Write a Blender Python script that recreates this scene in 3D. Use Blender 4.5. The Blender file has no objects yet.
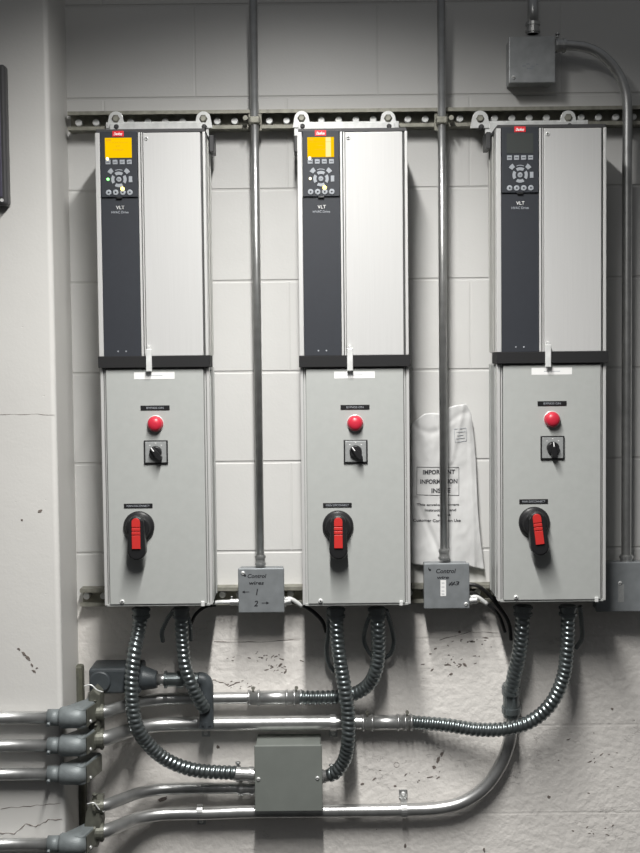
import bpy, bmesh, math, random
from mathutils import Vector, Matrix
random.seed(7)
C = bpy.context.scene.collection
sc = bpy.context.scene

# ---------------- camera ----------------
F_PX = 1200.0
CAM = Vector((0.0, -2.96, 1.55))
TILT = math.atan(60.5 / F_PX); ROLL = math.radians(0.6)
FW = Vector((0, math.cos(TILT), -math.sin(TILT)))
UP0 = Vector((0, math.sin(TILT), math.cos(TILT))); RT0 = Vector((1, 0, 0))
RT = RT0 * math.cos(ROLL) - UP0 * math.sin(ROLL)
UP = RT0 * math.sin(ROLL) + UP0 * math.cos(ROLL)
cd = bpy.data.cameras.new('camera'); cam = bpy.data.objects.new('camera', cd); C.objects.link(cam)
cd.sensor_fit = 'HORIZONTAL'; cd.sensor_width = 36; cd.lens = F_PX * 36 / 640
M = Matrix((RT, UP, -FW)).transposed().to_4x4(); M.translation = CAM
cam.matrix_world = M
sc.camera = cam

# ---------------- world, lights, exposure ----------------
w = bpy.data.worlds.new('world'); sc.world = w; w.use_nodes = True
nt = w.node_tree; bg = nt.nodes['Background']
tc = nt.nodes.new('ShaderNodeTexCoord'); sx = nt.nodes.new('ShaderNodeSeparateXYZ')
rmp = nt.nodes.new('ShaderNodeValToRGB'); ma = nt.nodes.new('ShaderNodeMath'); ma.operation = 'MULTIPLY_ADD'
ma.inputs[1].default_value = 0.5; ma.inputs[2].default_value = 0.5
nt.links.new(tc.outputs['Generated'], sx.inputs[0]); nt.links.new(sx.outputs['Z'], ma.inputs[0])
nt.links.new(ma.outputs[0], rmp.inputs[0]); nt.links.new(rmp.outputs[0], bg.inputs[0])
cr = rmp.color_ramp
cr.elements[0].position = 0.25; cr.elements[0].color = (0.10, 0.10, 0.10, 1)
cr.elements[1].position = 0.9; cr.elements[1].color = (0.55, 0.57, 0.60, 1)
e = cr.elements.new(0.55); e.color = (0.30, 0.30, 0.30, 1)
bg.inputs[1].default_value = 0.22

def area(name, loc, sx_, sy_, power, rot=(0, 0, 0), col=(1, 1, 1)):
    l = bpy.data.lights.new(name, 'AREA'); l.shape = 'RECTANGLE'; l.size = sx_; l.size_y = sy_
    l.energy = power; l.color = col
    o = bpy.data.objects.new(name, l); C.objects.link(o); o.location = loc; o.rotation_euler = rot
    return o
key = area('ceiling_tube_light', (-0.03, -1.52, 2.73), 0.07, 1.45, 82, col=(1.0, 0.985, 0.955))
key.data.spread = math.radians(140)
area('added_fill_light', (-0.05, -2.7, 3.3), 0.3, 1.2, 5, rot=(math.radians(20), 0, 0), col=(1.0, 0.985, 0.955))  # weak unseen fill lamp, added to soften the front light
sc.view_settings.view_transform = 'Standard'; sc.view_settings.look = 'None'
sc.view_settings.exposure = 0.0; sc.view_settings.gamma = 1; sc.view_settings.use_curve_mapping = False

# ---------------- helpers ----------------
def P(px, py, y=0.0):
    d = RT * ((px - 320) / F_PX) + UP * ((426.5 - py) / F_PX) + FW
    t = (y - CAM.y) / d.y
    return CAM + d * t

def mat(name, col, rough=0.5, metal=0.0, var=0.0, vscale=30, bump=0.0, bscale=200, stretch=(1, 1, 1), emit=None, estr=1.0, coat=0, trans=0):
    m = bpy.data.materials.new(name); m.use_nodes = True; n = m.node_tree; b = n.nodes['Principled BSDF']
    b.inputs['Base Color'].default_value = (*col, 1); b.inputs['Roughness'].default_value = rough
    b.inputs['Metallic'].default_value = metal; b.inputs['Coat Weight'].default_value = coat
    if emit:
        b.inputs['Emission Color'].default_value = (*emit, 1); b.inputs['Emission Strength'].default_value = estr
    if var or bump:
        t = n.nodes.new('ShaderNodeTexCoord'); mp = n.nodes.new('ShaderNodeMapping'); mp.inputs['Scale'].default_value = stretch
        n.links.new(t.outputs['Object'], mp.inputs[0])
    if var:
        nz = n.nodes.new('ShaderNodeTexNoise'); nz.inputs['Scale'].default_value = vscale; nz.inputs['Detail'].default_value = 5
        n.links.new(mp.outputs[0], nz.inputs[0])
        r = n.nodes.new('ShaderNodeValToRGB'); n.links.new(nz.outputs['Fac'], r.inputs[0])
        r.color_ramp.elements[0].position = 0.3; r.color_ramp.elements[1].position = 0.7
        r.color_ramp.elements[0].color = (*[c * (1 - var) for c in col], 1)
        r.color_ramp.elements[1].color = (*[min(1, c * (1 + var)) for c in col], 1)
        n.links.new(r.outputs[0], b.inputs['Base Color'])
    if bump:
        nb = n.nodes.new('ShaderNodeTexNoise'); nb.inputs['Scale'].default_value = bscale; nb.inputs['Detail'].default_value = 3
        n.links.new(mp.outputs[0], nb.inputs[0])
        bp = n.nodes.new('ShaderNodeBump'); bp.inputs['Strength'].default_value = bump; bp.inputs['Distance'].default_value = 0.001
        n.links.new(nb.outputs['Fac'], bp.inputs['Height']); n.links.new(bp.outputs[0], b.inputs['Normal'])
    return m

MT = dict(
    galv=mat('galvanized', (0.50, 0.505, 0.50), 0.34, 0.82, 0.14, 60),
    galvold=mat('weathered galvanized', (0.28, 0.275, 0.235), 0.55, 0.55, 0.25, 50),
    emt=mat('conduit steel', (0.50, 0.505, 0.50), 0.33, 0.85, 0.12, 40),
    flex=mat('flex steel', (0.25, 0.28, 0.285), 0.28, 0.88, 0.15, 30),
    flexdark=mat('thin dark flex', (0.20, 0.22, 0.225), 0.33, 0.75),
    zinc=mat('bright zinc', (0.76, 0.77, 0.76), 0.36, 0.3, 0.12, 60),
    rail=mat('aluminium rail', (0.72, 0.72, 0.71), 0.35, 0.45),
    side=mat('side steel', (0.45, 0.45, 0.43), 0.45, 0.35, 0.08, 25, stretch=(1, 1, .1)),
    cover=mat('satin cover', (0.56, 0.56, 0.555), 0.42, 0.25, 0.02, 300, stretch=(1, 1, .02)),
    door=mat('door grey', (0.375, 0.387, 0.375), 0.5, 0.0, 0.025, 60, 0.12, 900),
    encl=mat('enclosure grey', (0.36, 0.37, 0.36), 0.5, 0.1, 0.04, 30),
    navy=mat('slate plastic', (0.018, 0.021, 0.028), 0.55, 0, 0.05, 90),
    black=mat('black plastic', (0.012, 0.012, 0.013), 0.38, 0),
    blackmat=mat('black band', (0.006, 0.006, 0.007), 0.8, 0),
    groove=mat('groove', (0.05, 0.05, 0.05), 0.6),
    red=mat('red lens', (0.50, 0.022, 0.045), 0.35, coat=.2),
    orange=mat('red insert', (0.50, 0.028, 0.025), 0.4),
    badge=mat('red badge', (0.70, 0.02, 0.03), 0.45),
    white=mat('white print', (0.85, 0.85, 0.85), 0.6),
    label=mat('white label', (0.78, 0.78, 0.77), 0.6),
    key=mat('grey key', (0.33, 0.35, 0.38), 0.5),
    screen_on=mat('lit display', (0.05, 0.03, 0.0), 0.9, emit=(1.0, 0.60, 0.0), estr=0.95),
    screen_glare=mat('painted display glare', (0.1, 0.09, 0.04), 0.4, emit=(1.0, 0.80, 0.35), estr=1.0),
    screen_mark=mat('display mark', (0.3, 0.2, 0.01), 0.4, emit=(0.75, 0.33, 0.0), estr=0.8),
    screen_off=mat('blank display', (0.055, 0.06, 0.058), 0.25),
    led_g=mat('green lamp', (0.2, 0.8, 0.2), 0.4, emit=(0.25, 1.0, 0.25), estr=2.5),
    led_y=mat('yellow lamp', (0.9, 0.7, 0.2), 0.4, emit=(1.0, 0.75, 0.18), estr=3.0),
    led_w=mat('white lamp', (0.9, 0.8, 0.6), 0.4, emit=(1.0, 0.9, 0.6), estr=2.0),
    plate=mat('selector plate', (0.30, 0.31, 0.31), 0.45, 0.2, 0.1, 200),
    boxgrey=mat('box paint grey', (0.22, 0.235, 0.245), 0.42, 0.25, 0.1, 40, 0.2, 500),
    boxgalv=mat('box galvanized', (0.40, 0.415, 0.42), 0.4, 0.3, 0.12, 40, 0.2, 500),
    boxgreen=mat('box paint green grey', (0.19, 0.205, 0.19), 0.45, 0.1, 0.05, 20),
    lb=mat('conduit body grey', (0.165, 0.185, 0.19), 0.5, 0.15, 0.12, 60, 0.5, 300),
    lb_shaded=mat('conduit body shaded grey', (0.055, 0.064, 0.07), 0.45, 0.1, 0.12, 60, 0.5, 300),  # darkened copy of the grey, shade under the left drive put into colour
    olive=mat('olive zinc', (0.13, 0.132, 0.11), 0.5, 0.35, 0.25, 50),
    olive2=mat('olive painted steel', (0.13, 0.13, 0.10), 0.6, 0.2, 0.2, 50),
    paper=mat('envelope paper', (0.58, 0.58, 0.575), 0.45, 0, 0.03, 40, coat=.2),
    ink=mat('printed ink', (0.04, 0.04, 0.045), 0.6),
    pen=mat('marker ink', (0.012, 0.012, 0.016), 0.6),
    cable=mat('black cable', (0.02, 0.02, 0.02), 0.45),
    frame=mat('dark frame', (0.05, 0.05, 0.052), 0.45),
    pane=mat('frame face', (0.07, 0.065, 0.095), 0.3),
    chip=mat('chipped plaster', (0.17, 0.145, 0.13), 0.9, 0, 0.4, 200, 1.0, 400),
    chiplight=mat('bare plaster ring', (0.45, 0.42, 0.40), 0.9),
    whitepipe=mat('white nipple', (0.8, 0.8, 0.78), 0.4),
)

for k_ in ('screen_on', 'screen_glare', 'screen_mark'):
    MT[k_].node_tree.nodes['Principled BSDF'].inputs['Specular IOR Level'].default_value = 0.05

def bx(bm, x0, x1, y0, y1, z0, z1, bev=0.0, seg=2):
    r = bmesh.ops.create_cube(bm, size=1)
    vs = r['verts']
    x0, x1 = min(x0, x1), max(x0, x1); y0, y1 = min(y0, y1), max(y0, y1); z0, z1 = min(z0, z1), max(z0, z1)
    for v in vs:
        v.co = Vector((x0 if v.co.x < 0 else x1, y0 if v.co.y < 0 else y1, z0 if v.co.z < 0 else z1))
    if bev:
        es = list({e for v in vs for e in v.link_edges})
        bmesh.ops.bevel(bm, geom=es, offset=bev, segments=seg, affect='EDGES', profile=0.5)

def sweep(bm, pts, radf, seg=14, caps=True, smooth=True):
    """tube through points; radf(i, theta) -> radius"""
    n = len(pts); T = []
    for i in range(n):
        a = pts[max(0, i - 1)]; b = pts[min(n - 1, i + 1)]
        T.append((b - a).normalized())
    ref = Vector((0, 0, 1)) if abs(T[0].z) < 0.9 else Vector((0, 1, 0))
    N = (ref - T[0] * ref.dot(T[0])).normalized()
    rings = []
    for i in range(n):
        if i: N = (N - T[i] * N.dot(T[i])).normalized()
        B = T[i].cross(N)
        ring = []
        for k in range(seg):
            a = 2 * math.pi * k / seg; r = radf(i, a)
            ring.append(bm.verts.new(pts[i] + (N * math.cos(a) + B * math.sin(a)) * r))
        rings.append(ring)
    for i in range(n - 1):
        for k in range(seg):
            f = bm.faces.new((rings[i][k], rings[i][(k + 1) % seg], rings[i + 1][(k + 1) % seg], rings[i + 1][k]))
            f.smooth = smooth
    if caps:
        bm.faces.new(list(reversed(rings[0]))); bm.faces.new(rings[-1])

def cyl(bm, p0, p1, r, seg=20, r1=None, smooth=True):
    p0 = Vector(p0); p1 = Vector(p1); r1 = r if r1 is None else r1
    sweep(bm, [p0, p1], lambda i, a: r if i == 0 else r1, seg, True, smooth)

def lathe_y(bm, c, prof, seg=28):
    """profile of (radius, y) revolved about the Y axis at c (x,z)"""
    rings = []
    for r, y in prof:
        rings.append([bm.verts.new((c[0] + r * math.cos(2 * math.pi * k / seg), y, c[1] + r * math.sin(2 * math.pi * k / seg))) for k in range(seg)])
    for a, b in zip(rings, rings[1:]):
        for k in range(seg):
            f = bm.faces.new((a[k], a[(k + 1) % seg], b[(k + 1) % seg], b[k])); f.smooth = True
    bm.faces.new(rings[0]); bm.faces.new(list(reversed(rings[-1])))

def prism(bm, poly, y0, y1, bev=0.0):
    """polygon in xz extruded along y"""
    a = [bm.verts.new((x, y0, z)) for x, z in poly]; b = [bm.verts.new((x, y1, z)) for x, z in poly]
    n = len(poly); fs = [bm.faces.new(a), bm.faces.new(list(reversed(b)))]
    for k in range(n):
        fs.append(bm.faces.new((a[k], b[k], b[(k + 1) % n], a[(k + 1) % n])))
    if bev:
        es = list({e for v in a for e in v.link_edges if all(u in a for u in e.verts)})
        bmesh.ops.bevel(bm, geom=es, offset=bev, segments=2, affect='EDGES', profile=0.5)

def prism_z(bm, poly, z0, z1, bev=0.0):
    """polygon in xy extruded along z"""
    a = [bm.verts.new((x, y, z0)) for x, y in poly]; b = [bm.verts.new((x, y, z1)) for x, y in poly]
    n = len(poly); bm.faces.new(a); bm.faces.new(list(reversed(b)))
    for k in range(n):
        bm.faces.new((a[k], b[k], b[(k + 1) % n], a[(k + 1) % n]))
    if bev:
        es = list({e for v in a + b for e in v.link_edges})
        bmesh.ops.bevel(bm, geom=es, offset=bev, segments=2, affect='EDGES', profile=0.5)

def spline(pts, step):
    """Catmull-Rom, resampled at equal arc length"""
    p = [2 * pts[0] - pts[1]] + pts + [2 * pts[-1] - pts[-2]]
    dense = []
    for i in range(1, len(p) - 2):
        for k in range(40):
            t = k / 40
            dense.append(0.5 * ((2 * p[i]) + (p[i + 1] - p[i - 1]) * t + (2 * p[i - 1] - 5 * p[i] + 4 * p[i + 1] - p[i + 2]) * t * t + (3 * p[i] - p[i - 1] - 3 * p[i + 1] + p[i + 2]) * t ** 3))
    dense.append(p[-2])
    L = [0]
    for a, b in zip(dense, dense[1:]): L.append(L[-1] + (b - a).length)
    n = max(2, int(L[-1] / step)); out = []; j = 0
    for i in range(n + 1):
        s = L[-1] * i / n
        while j < len(L) - 2 and L[j + 1] < s: j += 1
        d = L[j + 1] - L[j]; t = 0 if d == 0 else (s - L[j]) / d
        out.append(dense[j].lerp(dense[j + 1], min(1, t)))
    return out, L[-1] / n

WLOC = {}
def obj(name, bm, m, parent=None, fixn=True):
    if fixn: bmesh.ops.recalc_face_normals(bm, faces=bm.faces)
    mn = Vector((1e9,) * 3); mx = Vector((-1e9,) * 3)
    for v in bm.verts:
        for k in range(3): mn[k] = min(mn[k], v.co[k]); mx[k] = max(mx[k], v.co[k])
    c = (mn + mx) / 2
    for v in bm.verts: v.co -= c
    me = bpy.data.meshes.new(name); bm.to_mesh(me); bm.free(); me.materials.append(m)
    o = bpy.data.objects.new(name, me); C.objects.link(o)
    if parent:
        o.parent = parent; o.location = c - WLOC[parent.name]
    else: o.location = c
    WLOC[o.name] = c
    return o
def thing(name, label, cat, loc, group=None):
    o = bpy.data.objects.new(name, None); C.objects.link(o); o.location = loc; o.empty_display_size = .05
    o['label'] = label; o['category'] = cat; WLOC[o.name] = Vector(loc)
    if group: o['group'] = group
    return o
def tag(o, label, cat, group=None):
    o['label'] = label; o['category'] = cat
    if group: o['group'] = group
    return o
def struct(name, bm, m, parent=None):
    o = obj(name, bm, m, parent)
    if not parent: o['kind'] = 'structure'
    return o
def nb(): return bmesh.new()

def text_bm(s, height, width=None, shear=0.0, bold=0.0, align='CENTER', space=1.0):
    cu = bpy.data.curves.new('t', 'FONT'); cu.body = s; cu.align_x = align; cu.shear = shear; cu.offset = bold
    cu.space_line = space; cu.resolution_u = 3; cu.extrude = 0.01
    o = bpy.data.objects.new('t', cu); C.objects.link(o)
    dg = bpy.context.evaluated_depsgraph_get(); me = bpy.data.meshes.new_from_object(o.evaluated_get(dg))
    bm = nb(); bm.from_mesh(me); bpy.data.objects.remove(o); bpy.data.curves.remove(cu); bpy.data.meshes.remove(me)
    xs = [v.co.x for v in bm.verts]; ys = [v.co.y for v in bm.verts]
    sz = height / (max(ys) - min(ys)); sx_ = sz if width is None else width / (max(xs) - min(xs))
    cx = (max(xs) + min(xs)) / 2; cy = (max(ys) + min(ys)) / 2
    for v in bm.verts:
        v.co = Vector(((v.co.x - cx) * sx_, -0.0001 if v.co.z > 0 else 0.0002, (v.co.y - cy) * sz))
    return bm
def text(name, s, c, height, m, parent, width=None, **k):
    bm = text_bm(s, height, width, **k)
    for v in bm.verts: v.co += Vector(c)
    return obj(name, bm, m, parent, False)

# ---------------- setting ----------------
def wall_mat(name, base, courses=True, rough_z=None):
    m = bpy.data.materials.new(name); m.use_nodes = True; n = m.node_tree; b = n.nodes['Principled BSDF']; ln = n.links.new
    N = lambda t, **k: n.nodes.new(t)
    g = N('ShaderNodeNewGeometry'); sp = N('ShaderNodeSeparateXYZ'); ln(g.outputs['Position'], sp.inputs[0])
    def math_(op, a, bb=None, c=None):
        q = N('ShaderNodeMath'); q.operation = op
        for i, v in enumerate((a, bb, c)):
            if v is None: continue
            if isinstance(v, (int, float)): q.inputs[i].default_value = v
            else: ln(v, q.inputs[i])
        return q.outputs[0]
    def noise(scale, detail=4, stretch=(1, 1, 1)):
        mp = N('ShaderNodeMapping'); mp.inputs['Scale'].default_value = stretch; ln(g.outputs['Position'], mp.inputs[0])
        q = N('ShaderNodeTexNoise'); q.inputs['Scale'].default_value = scale; q.inputs['Detail'].default_value = detail
        ln(mp.outputs[0], q.inputs[0]); return q.outputs['Fac']
    def sstep(v, a, c):
        q = N('ShaderNodeMapRange'); q.interpolation_type = 'SMOOTHSTEP'; ln(v, q.inputs[0])
        q.inputs[1].default_value = a; q.inputs[2].default_value = c; return q.outputs[0]
    low = sstep(sp.outputs['Z'], rough_z + 0.02, rough_z - 0.02) if rough_z else None
    # colour: slow mottling
    r = N('ShaderNodeMix'); r.data_type = 'RGBA'; ln(sstep(noise(3.0), .3, .7), r.inputs[0])
    r.inputs[6].default_value = (*[c * .95 for c in base], 1); r.inputs[7].default_value = (*base, 1)
    col = r.outputs[2]
    if low:
        q = N('ShaderNodeMix'); q.data_type = 'RGBA'; ln(low, q.inputs[0]); ln(col, q.inputs[6])
        q.inputs[7].default_value = (base[0] * 1.28, base[1] * 1.24, base[2] * 1.21, 1); col = q.outputs[2]  # warmer lower plaster, also lightened to stand in for weak light there
    height = math_('MULTIPLY', noise(160, 5), .25)
    big = math_('MULTIPLY', noise(18, 4), .8)
    height = math_('ADD', height, big)
    if low:
        height = math_('ADD', height, math_('MULTIPLY', math_('MULTIPLY', noise(52, 6), 4.2), low))
    # pits and scratches
    pit = sstep(noise(60, 3, (1, 1, 2.2)), 0.27, 0.20)
    crack = math_('ABSOLUTE', math_('SUBTRACT', noise(7, 6, (1, 1, 2.5)), 0.5))
    crack = sstep(crack, 0.0035, 0.0015)
    crack = math_('MULTIPLY', crack, sstep(noise(4.5, 2), 0.54, 0.60))
    if low:
        pit = math_('MULTIPLY', pit, math_('ADD', math_('MULTIPLY', low, 1.0), 0.0))
        crack = math_('MULTIPLY', crack, low)
    else:
        crack = math_('MULTIPLY', crack, sstep(sp.outputs['Z'], 1.0, 0.8))
        pit = math_('MULTIPLY', pit, 0.3)
    marks = math_('MAXIMUM', pit, math_('MULTIPLY', crack, .4))
    q = N('ShaderNodeMix'); q.data_type = 'RGBA'; ln(math_('MULTIPLY', marks, .55), q.inputs[0]); ln(col, q.inputs[6])
    q.inputs[7].default_value = (.24, .21, .19, 1); col = q.outputs[2]
    height = math_('SUBTRACT', height, math_('MULTIPLY', marks, 2.0))
    if courses:
        z0 = P(260, 281).z; hgt = 90.3 * 2.96 / F_PX
        zz = math_('DIVIDE', math_('SUBTRACT', sp.outputs['Z'], z0 - 20 * hgt), hgt)
        fz = math_('FRACT', zz); dz = math_('MINIMUM', fz, math_('SUBTRACT', 1.0, fz))
        row = math_('FLOOR', zz); odd = math_('MODULO', row, 2.0)
        wid = hgt * 2
        xx = math_('ADD', math_('DIVIDE', math_('SUBTRACT', sp.outputs['X'], P(561, 60).x - 20 * wid), wid), math_('MULTIPLY', odd, .5))
        fx = math_('FRACT', xx); dx = math_('MULTIPLY', math_('MINIMUM', fx, math_('SUBTRACT', 1.0, fx)), 2.0)
        jh = sstep(dz, 0.020, 0.006)
        jv = math_('MULTIPLY', sstep(dx, 0.016, 0.004), .35)
        j = math_('MAXIMUM', jh, jv)
        if low: j = math_('MULTIPLY', j, math_('SUBTRACT', 1.0, math_('MULTIPLY', low, .75)))
        height = math_('SUBTRACT', height, math_('MULTIPLY', j, 1.9))
        q = N('ShaderNodeMix'); q.data_type = 'RGBA'; ln(math_('MULTIPLY', j, .17), q.inputs[0]); ln(col, q.inputs[6])
        q.inputs[7].default_value = (.25, .24, .23, 1); col = q.outputs[2]
    bp = N('ShaderNodeBump'); bp.inputs['Strength'].default_value = 0.75; bp.inputs['Distance'].default_value = 0.0012
    ln(height, bp.inputs['Height']); ln(bp.outputs[0], b.inputs['Normal'])
    ln(col, b.inputs['Base Color']); b.inputs['Roughness'].default_value = 0.5
    return m
bm = nb(); bx(bm, -1.3, 1.5, 0, 0.15, 0, 2.8)
struct('wall_back', bm, wall_mat('painted block', (0.60, 0.597, 0.583), True, P(260, 600).z))
# column in front of the wall on the left, rounded corner
xc = P(61, 650, -.18).x; rr = 0.012
poly = [(-1.2, 0.01), (-1.2, -.18)]
for k in range(9):
    a = math.pi / 2 * k / 8
    poly.append((xc - rr + rr * math.sin(a), -.18 + rr - rr * math.cos(a)))
poly += [(xc + .004, 0.01)]
bm = nb(); prism_z(bm, poly, 0, 2.8)
for f in bm.faces: f.smooth = False
struct('wall_column', bm, wall_mat('painted plaster', (0.63, 0.622, 0.60), False))

# plaster chips with a shape of their own
def chip(pts, y, m=None, th=0.0008):
    bm = nb()
    for (px, py, r, ex, ang) in pts:
        c = P(px, py, y); n = 11; ring = []
        for k in range(n):
            a = 2 * math.pi * k / n; q = r * (1 + random.uniform(-.3, .3))
            u, v = q * ex * math.cos(a), q * math.sin(a)
            ring.append((c.x + u * math.cos(ang) - v * math.sin(ang), c.z + u * math.sin(ang) + v * math.cos(ang)))
        prism(bm, ring, y - th, y + .0005)
    o = struct('trim_1', bm, m or MT['chip'])
    return o
S2 = .00247
chip([(438, 760, 4 * S2, .45, -.35), (442, 754, 2.5 * S2, .6, -.3), (434, 767, 2 * S2, .9, 0)], 0)
chip([(19, 649, 1.0 * S2, 1.8, -.5), (24, 654, 1.2 * S2, 2.2, -.9), (28, 658, 1.3 * S2, 2.6, -.8), (32, 665, .9 * S2, 1.8, -1.2), (34, 671, 1.2 * S2, 1.8, -.6), (37, 668, .6 * S2, 2, .3)], -.18)
chip([(22, 520, 1.1 * S2, 1, 0), (40, 511, 1.2 * S2, 1.8, 0.4)], -.18)
chip([(459.5, 632, 1.7 * S2, 1, 0), (218, 747, 1.8 * S2, 1.1, 0), (362, 784, 1.3 * S2, 1.4, .2), (465, 665, 1.3 * S2, 1.8, -.7), (451, 674, 1.1 * S2, 1.5, .3), (280, 665, 1.1 * S2, 2.4, .7), (285, 672, .9 * S2, 2.6, .9),
      (549, 797, 1.5 * S2, 1, 0), (612, 709, 1.2 * S2, 1, 0), (484, 850, 2 * S2, .6, 0.2), (405, 846, 2.2 * S2, .6, 0)], 0)
chip([(163, 799, 2.0 * S2, 2.4, .3), (430, 777, .6 * S2, 6, .15), (374, 779, .7 * S2, 3, .7), (395, 786, .9 * S2, 1.6, 0)], 0)
# fine pitting where the plaster is roughest
pits = []
for (cx_, cy_, wx, wy, n_) in ((262, 657, 30, 7, 22), (278, 670, 12, 7, 16), (238, 684, 18, 4, 16), (455, 660, 26, 14, 26), (470, 640, 26, 4, 14), (590, 760, 40, 40, 16), (420, 775, 40, 8, 12), (600, 830, 30, 15, 8), (300, 835, 60, 12, 8)):
    for k_ in range(n_):
        pits.append((random.gauss(cx_, wx * .5), random.gauss(cy_, wy * .5), random.uniform(.25, .75) * S2, random.uniform(1, 4), random.uniform(-.5, .8)))
chip([q_ for q_ in pits if not (322 > q_[0] > 250 and q_[1] > 735)], 0, None, .0004)
# small ring scar
bm = nb(); c = P(396.5, 764.5); 
pts = [Vector((c.x + .0065 * math.cos(a), -.0004, c.z + .0065 * math.sin(a))) for a in [2 * math.pi * k / 24 for k in range(25)]]
sweep(bm, pts, lambda i, a: .0008, 6); struct('trim_2', bm, MT['chiplight'])
# cracks
def crack(path, y, r=.0007):
    bm = nb(); pts = []
    for a, b in zip(path, path[1:]):
        for k in range(5):
            t = k / 5; q = P(a[0] + (b[0] - a[0]) * t + random.uniform(-.7, .7), a[1] + (b[1] - a[1]) * t + random.uniform(-.7, .7), y); pts.append(q)
    pts.append(P(*path[-1], y)); sweep(bm, pts, lambda i, a: r * (1 + .5 * math.sin(i * 1.7)), 6); struct('trim_3', bm, MT['chip'])
crack([(0, 833), (14, 834), (26, 824), (36, 827), (48, 820), (62, 819)], -.18, .0009)
crack([(0, 809), (30, 806), (61, 803)], -.18, .0006)
crack([(0, 415), (25, 414), (55, 415)], -.18, .0005)
crack([(213, 680), (222, 682), (229, 686), (240, 682)], 0, .0009)
crack([(214, 641), (250, 642), (300, 640)], 0, .0007)
crack([(440, 640), (470, 632), (500, 633)], 0, .0006)
crack([(418, 720), (430, 776), (445, 772)], 0, .0004) if False else None

# ---------------- strut channels ----------------
def strut(label, px0, px1, pyc, half, spacing_px, phase, first='strut_channel'):
    a = P(px0, pyc); b = P(px1, pyc); zc = P(340, pyc).z
    t = thing('strut_channel', label, 'metal channel', (a.x, 0, zc))
    x0, x1 = a.x, b.x; D = .041; th = .0025
    bm = nb()
    bx(bm, x0, x1, -th, 0, zc - half, zc + half)
    bx(bm, x0, x1, -D, -th, zc + half - th, zc + half); bx(bm, x0, x1, -D, -th, zc - half, zc - half + th)
    bx(bm, x0, x1, -D, -D + th, zc + half - .0085, zc + half - th); bx(bm, x0, x1, -D, -D + th, zc - half + th, zc - half + .0085)
    bx(bm, x0, x1, -D + th, -D + .010, zc + half - .0085, zc + half - .0065); bx(bm, x0, x1, -D + th, -D + .010, zc - half + .0065, zc - half + .0085)
    obj('channel', bm, MT['galvold'], t)
    sp = spacing_px * S2; x = x0 + phase * S2
    while x < x1 - .01:
        bm = nb(); lathe_y(bm, (x, zc), [(.0066, -th - .0001), (.0084, -th - .0001), (.0084, -.020), (.0066, -.020)], 14)
        lathe_y(bm, (x, zc), [(.0068, -th - .0003), (.0068, -.0195)], 14)
        obj('bright_disc', bm, MT['zinc'], t); x += sp  # solid bright disc added at each hole, set forward to catch light
    return t
strut('long galvanized channel across the wall above the drives, behind the top brackets', 71, 690, 121.5, .0225, 17, 9)
strut('weathered galvanized channel along the wall behind the lower control boxes', 83, 690, 592, .0215, 17, 5)
# vertical piece beside the column
p = P(79.5, 663); q = P(82, 853)
t = thing('strut_channel', 'short upright olive channel in the corner beside the column, behind the conduit bodies', 'metal channel', (p.x, -.02, p.z))
bm = nb(); bx(bm, p.x - .013, p.x + .013, -.03, -.001, q.z - .05, p.z, .006); obj('channel', bm, MT['olive2'], t)
bm = nb(); bx(bm, p.x - .006, p.x + .004, -.031, -.0295, q.z - .02, p.z - .012); obj('slot', bm, MT['olive'], t)

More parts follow.
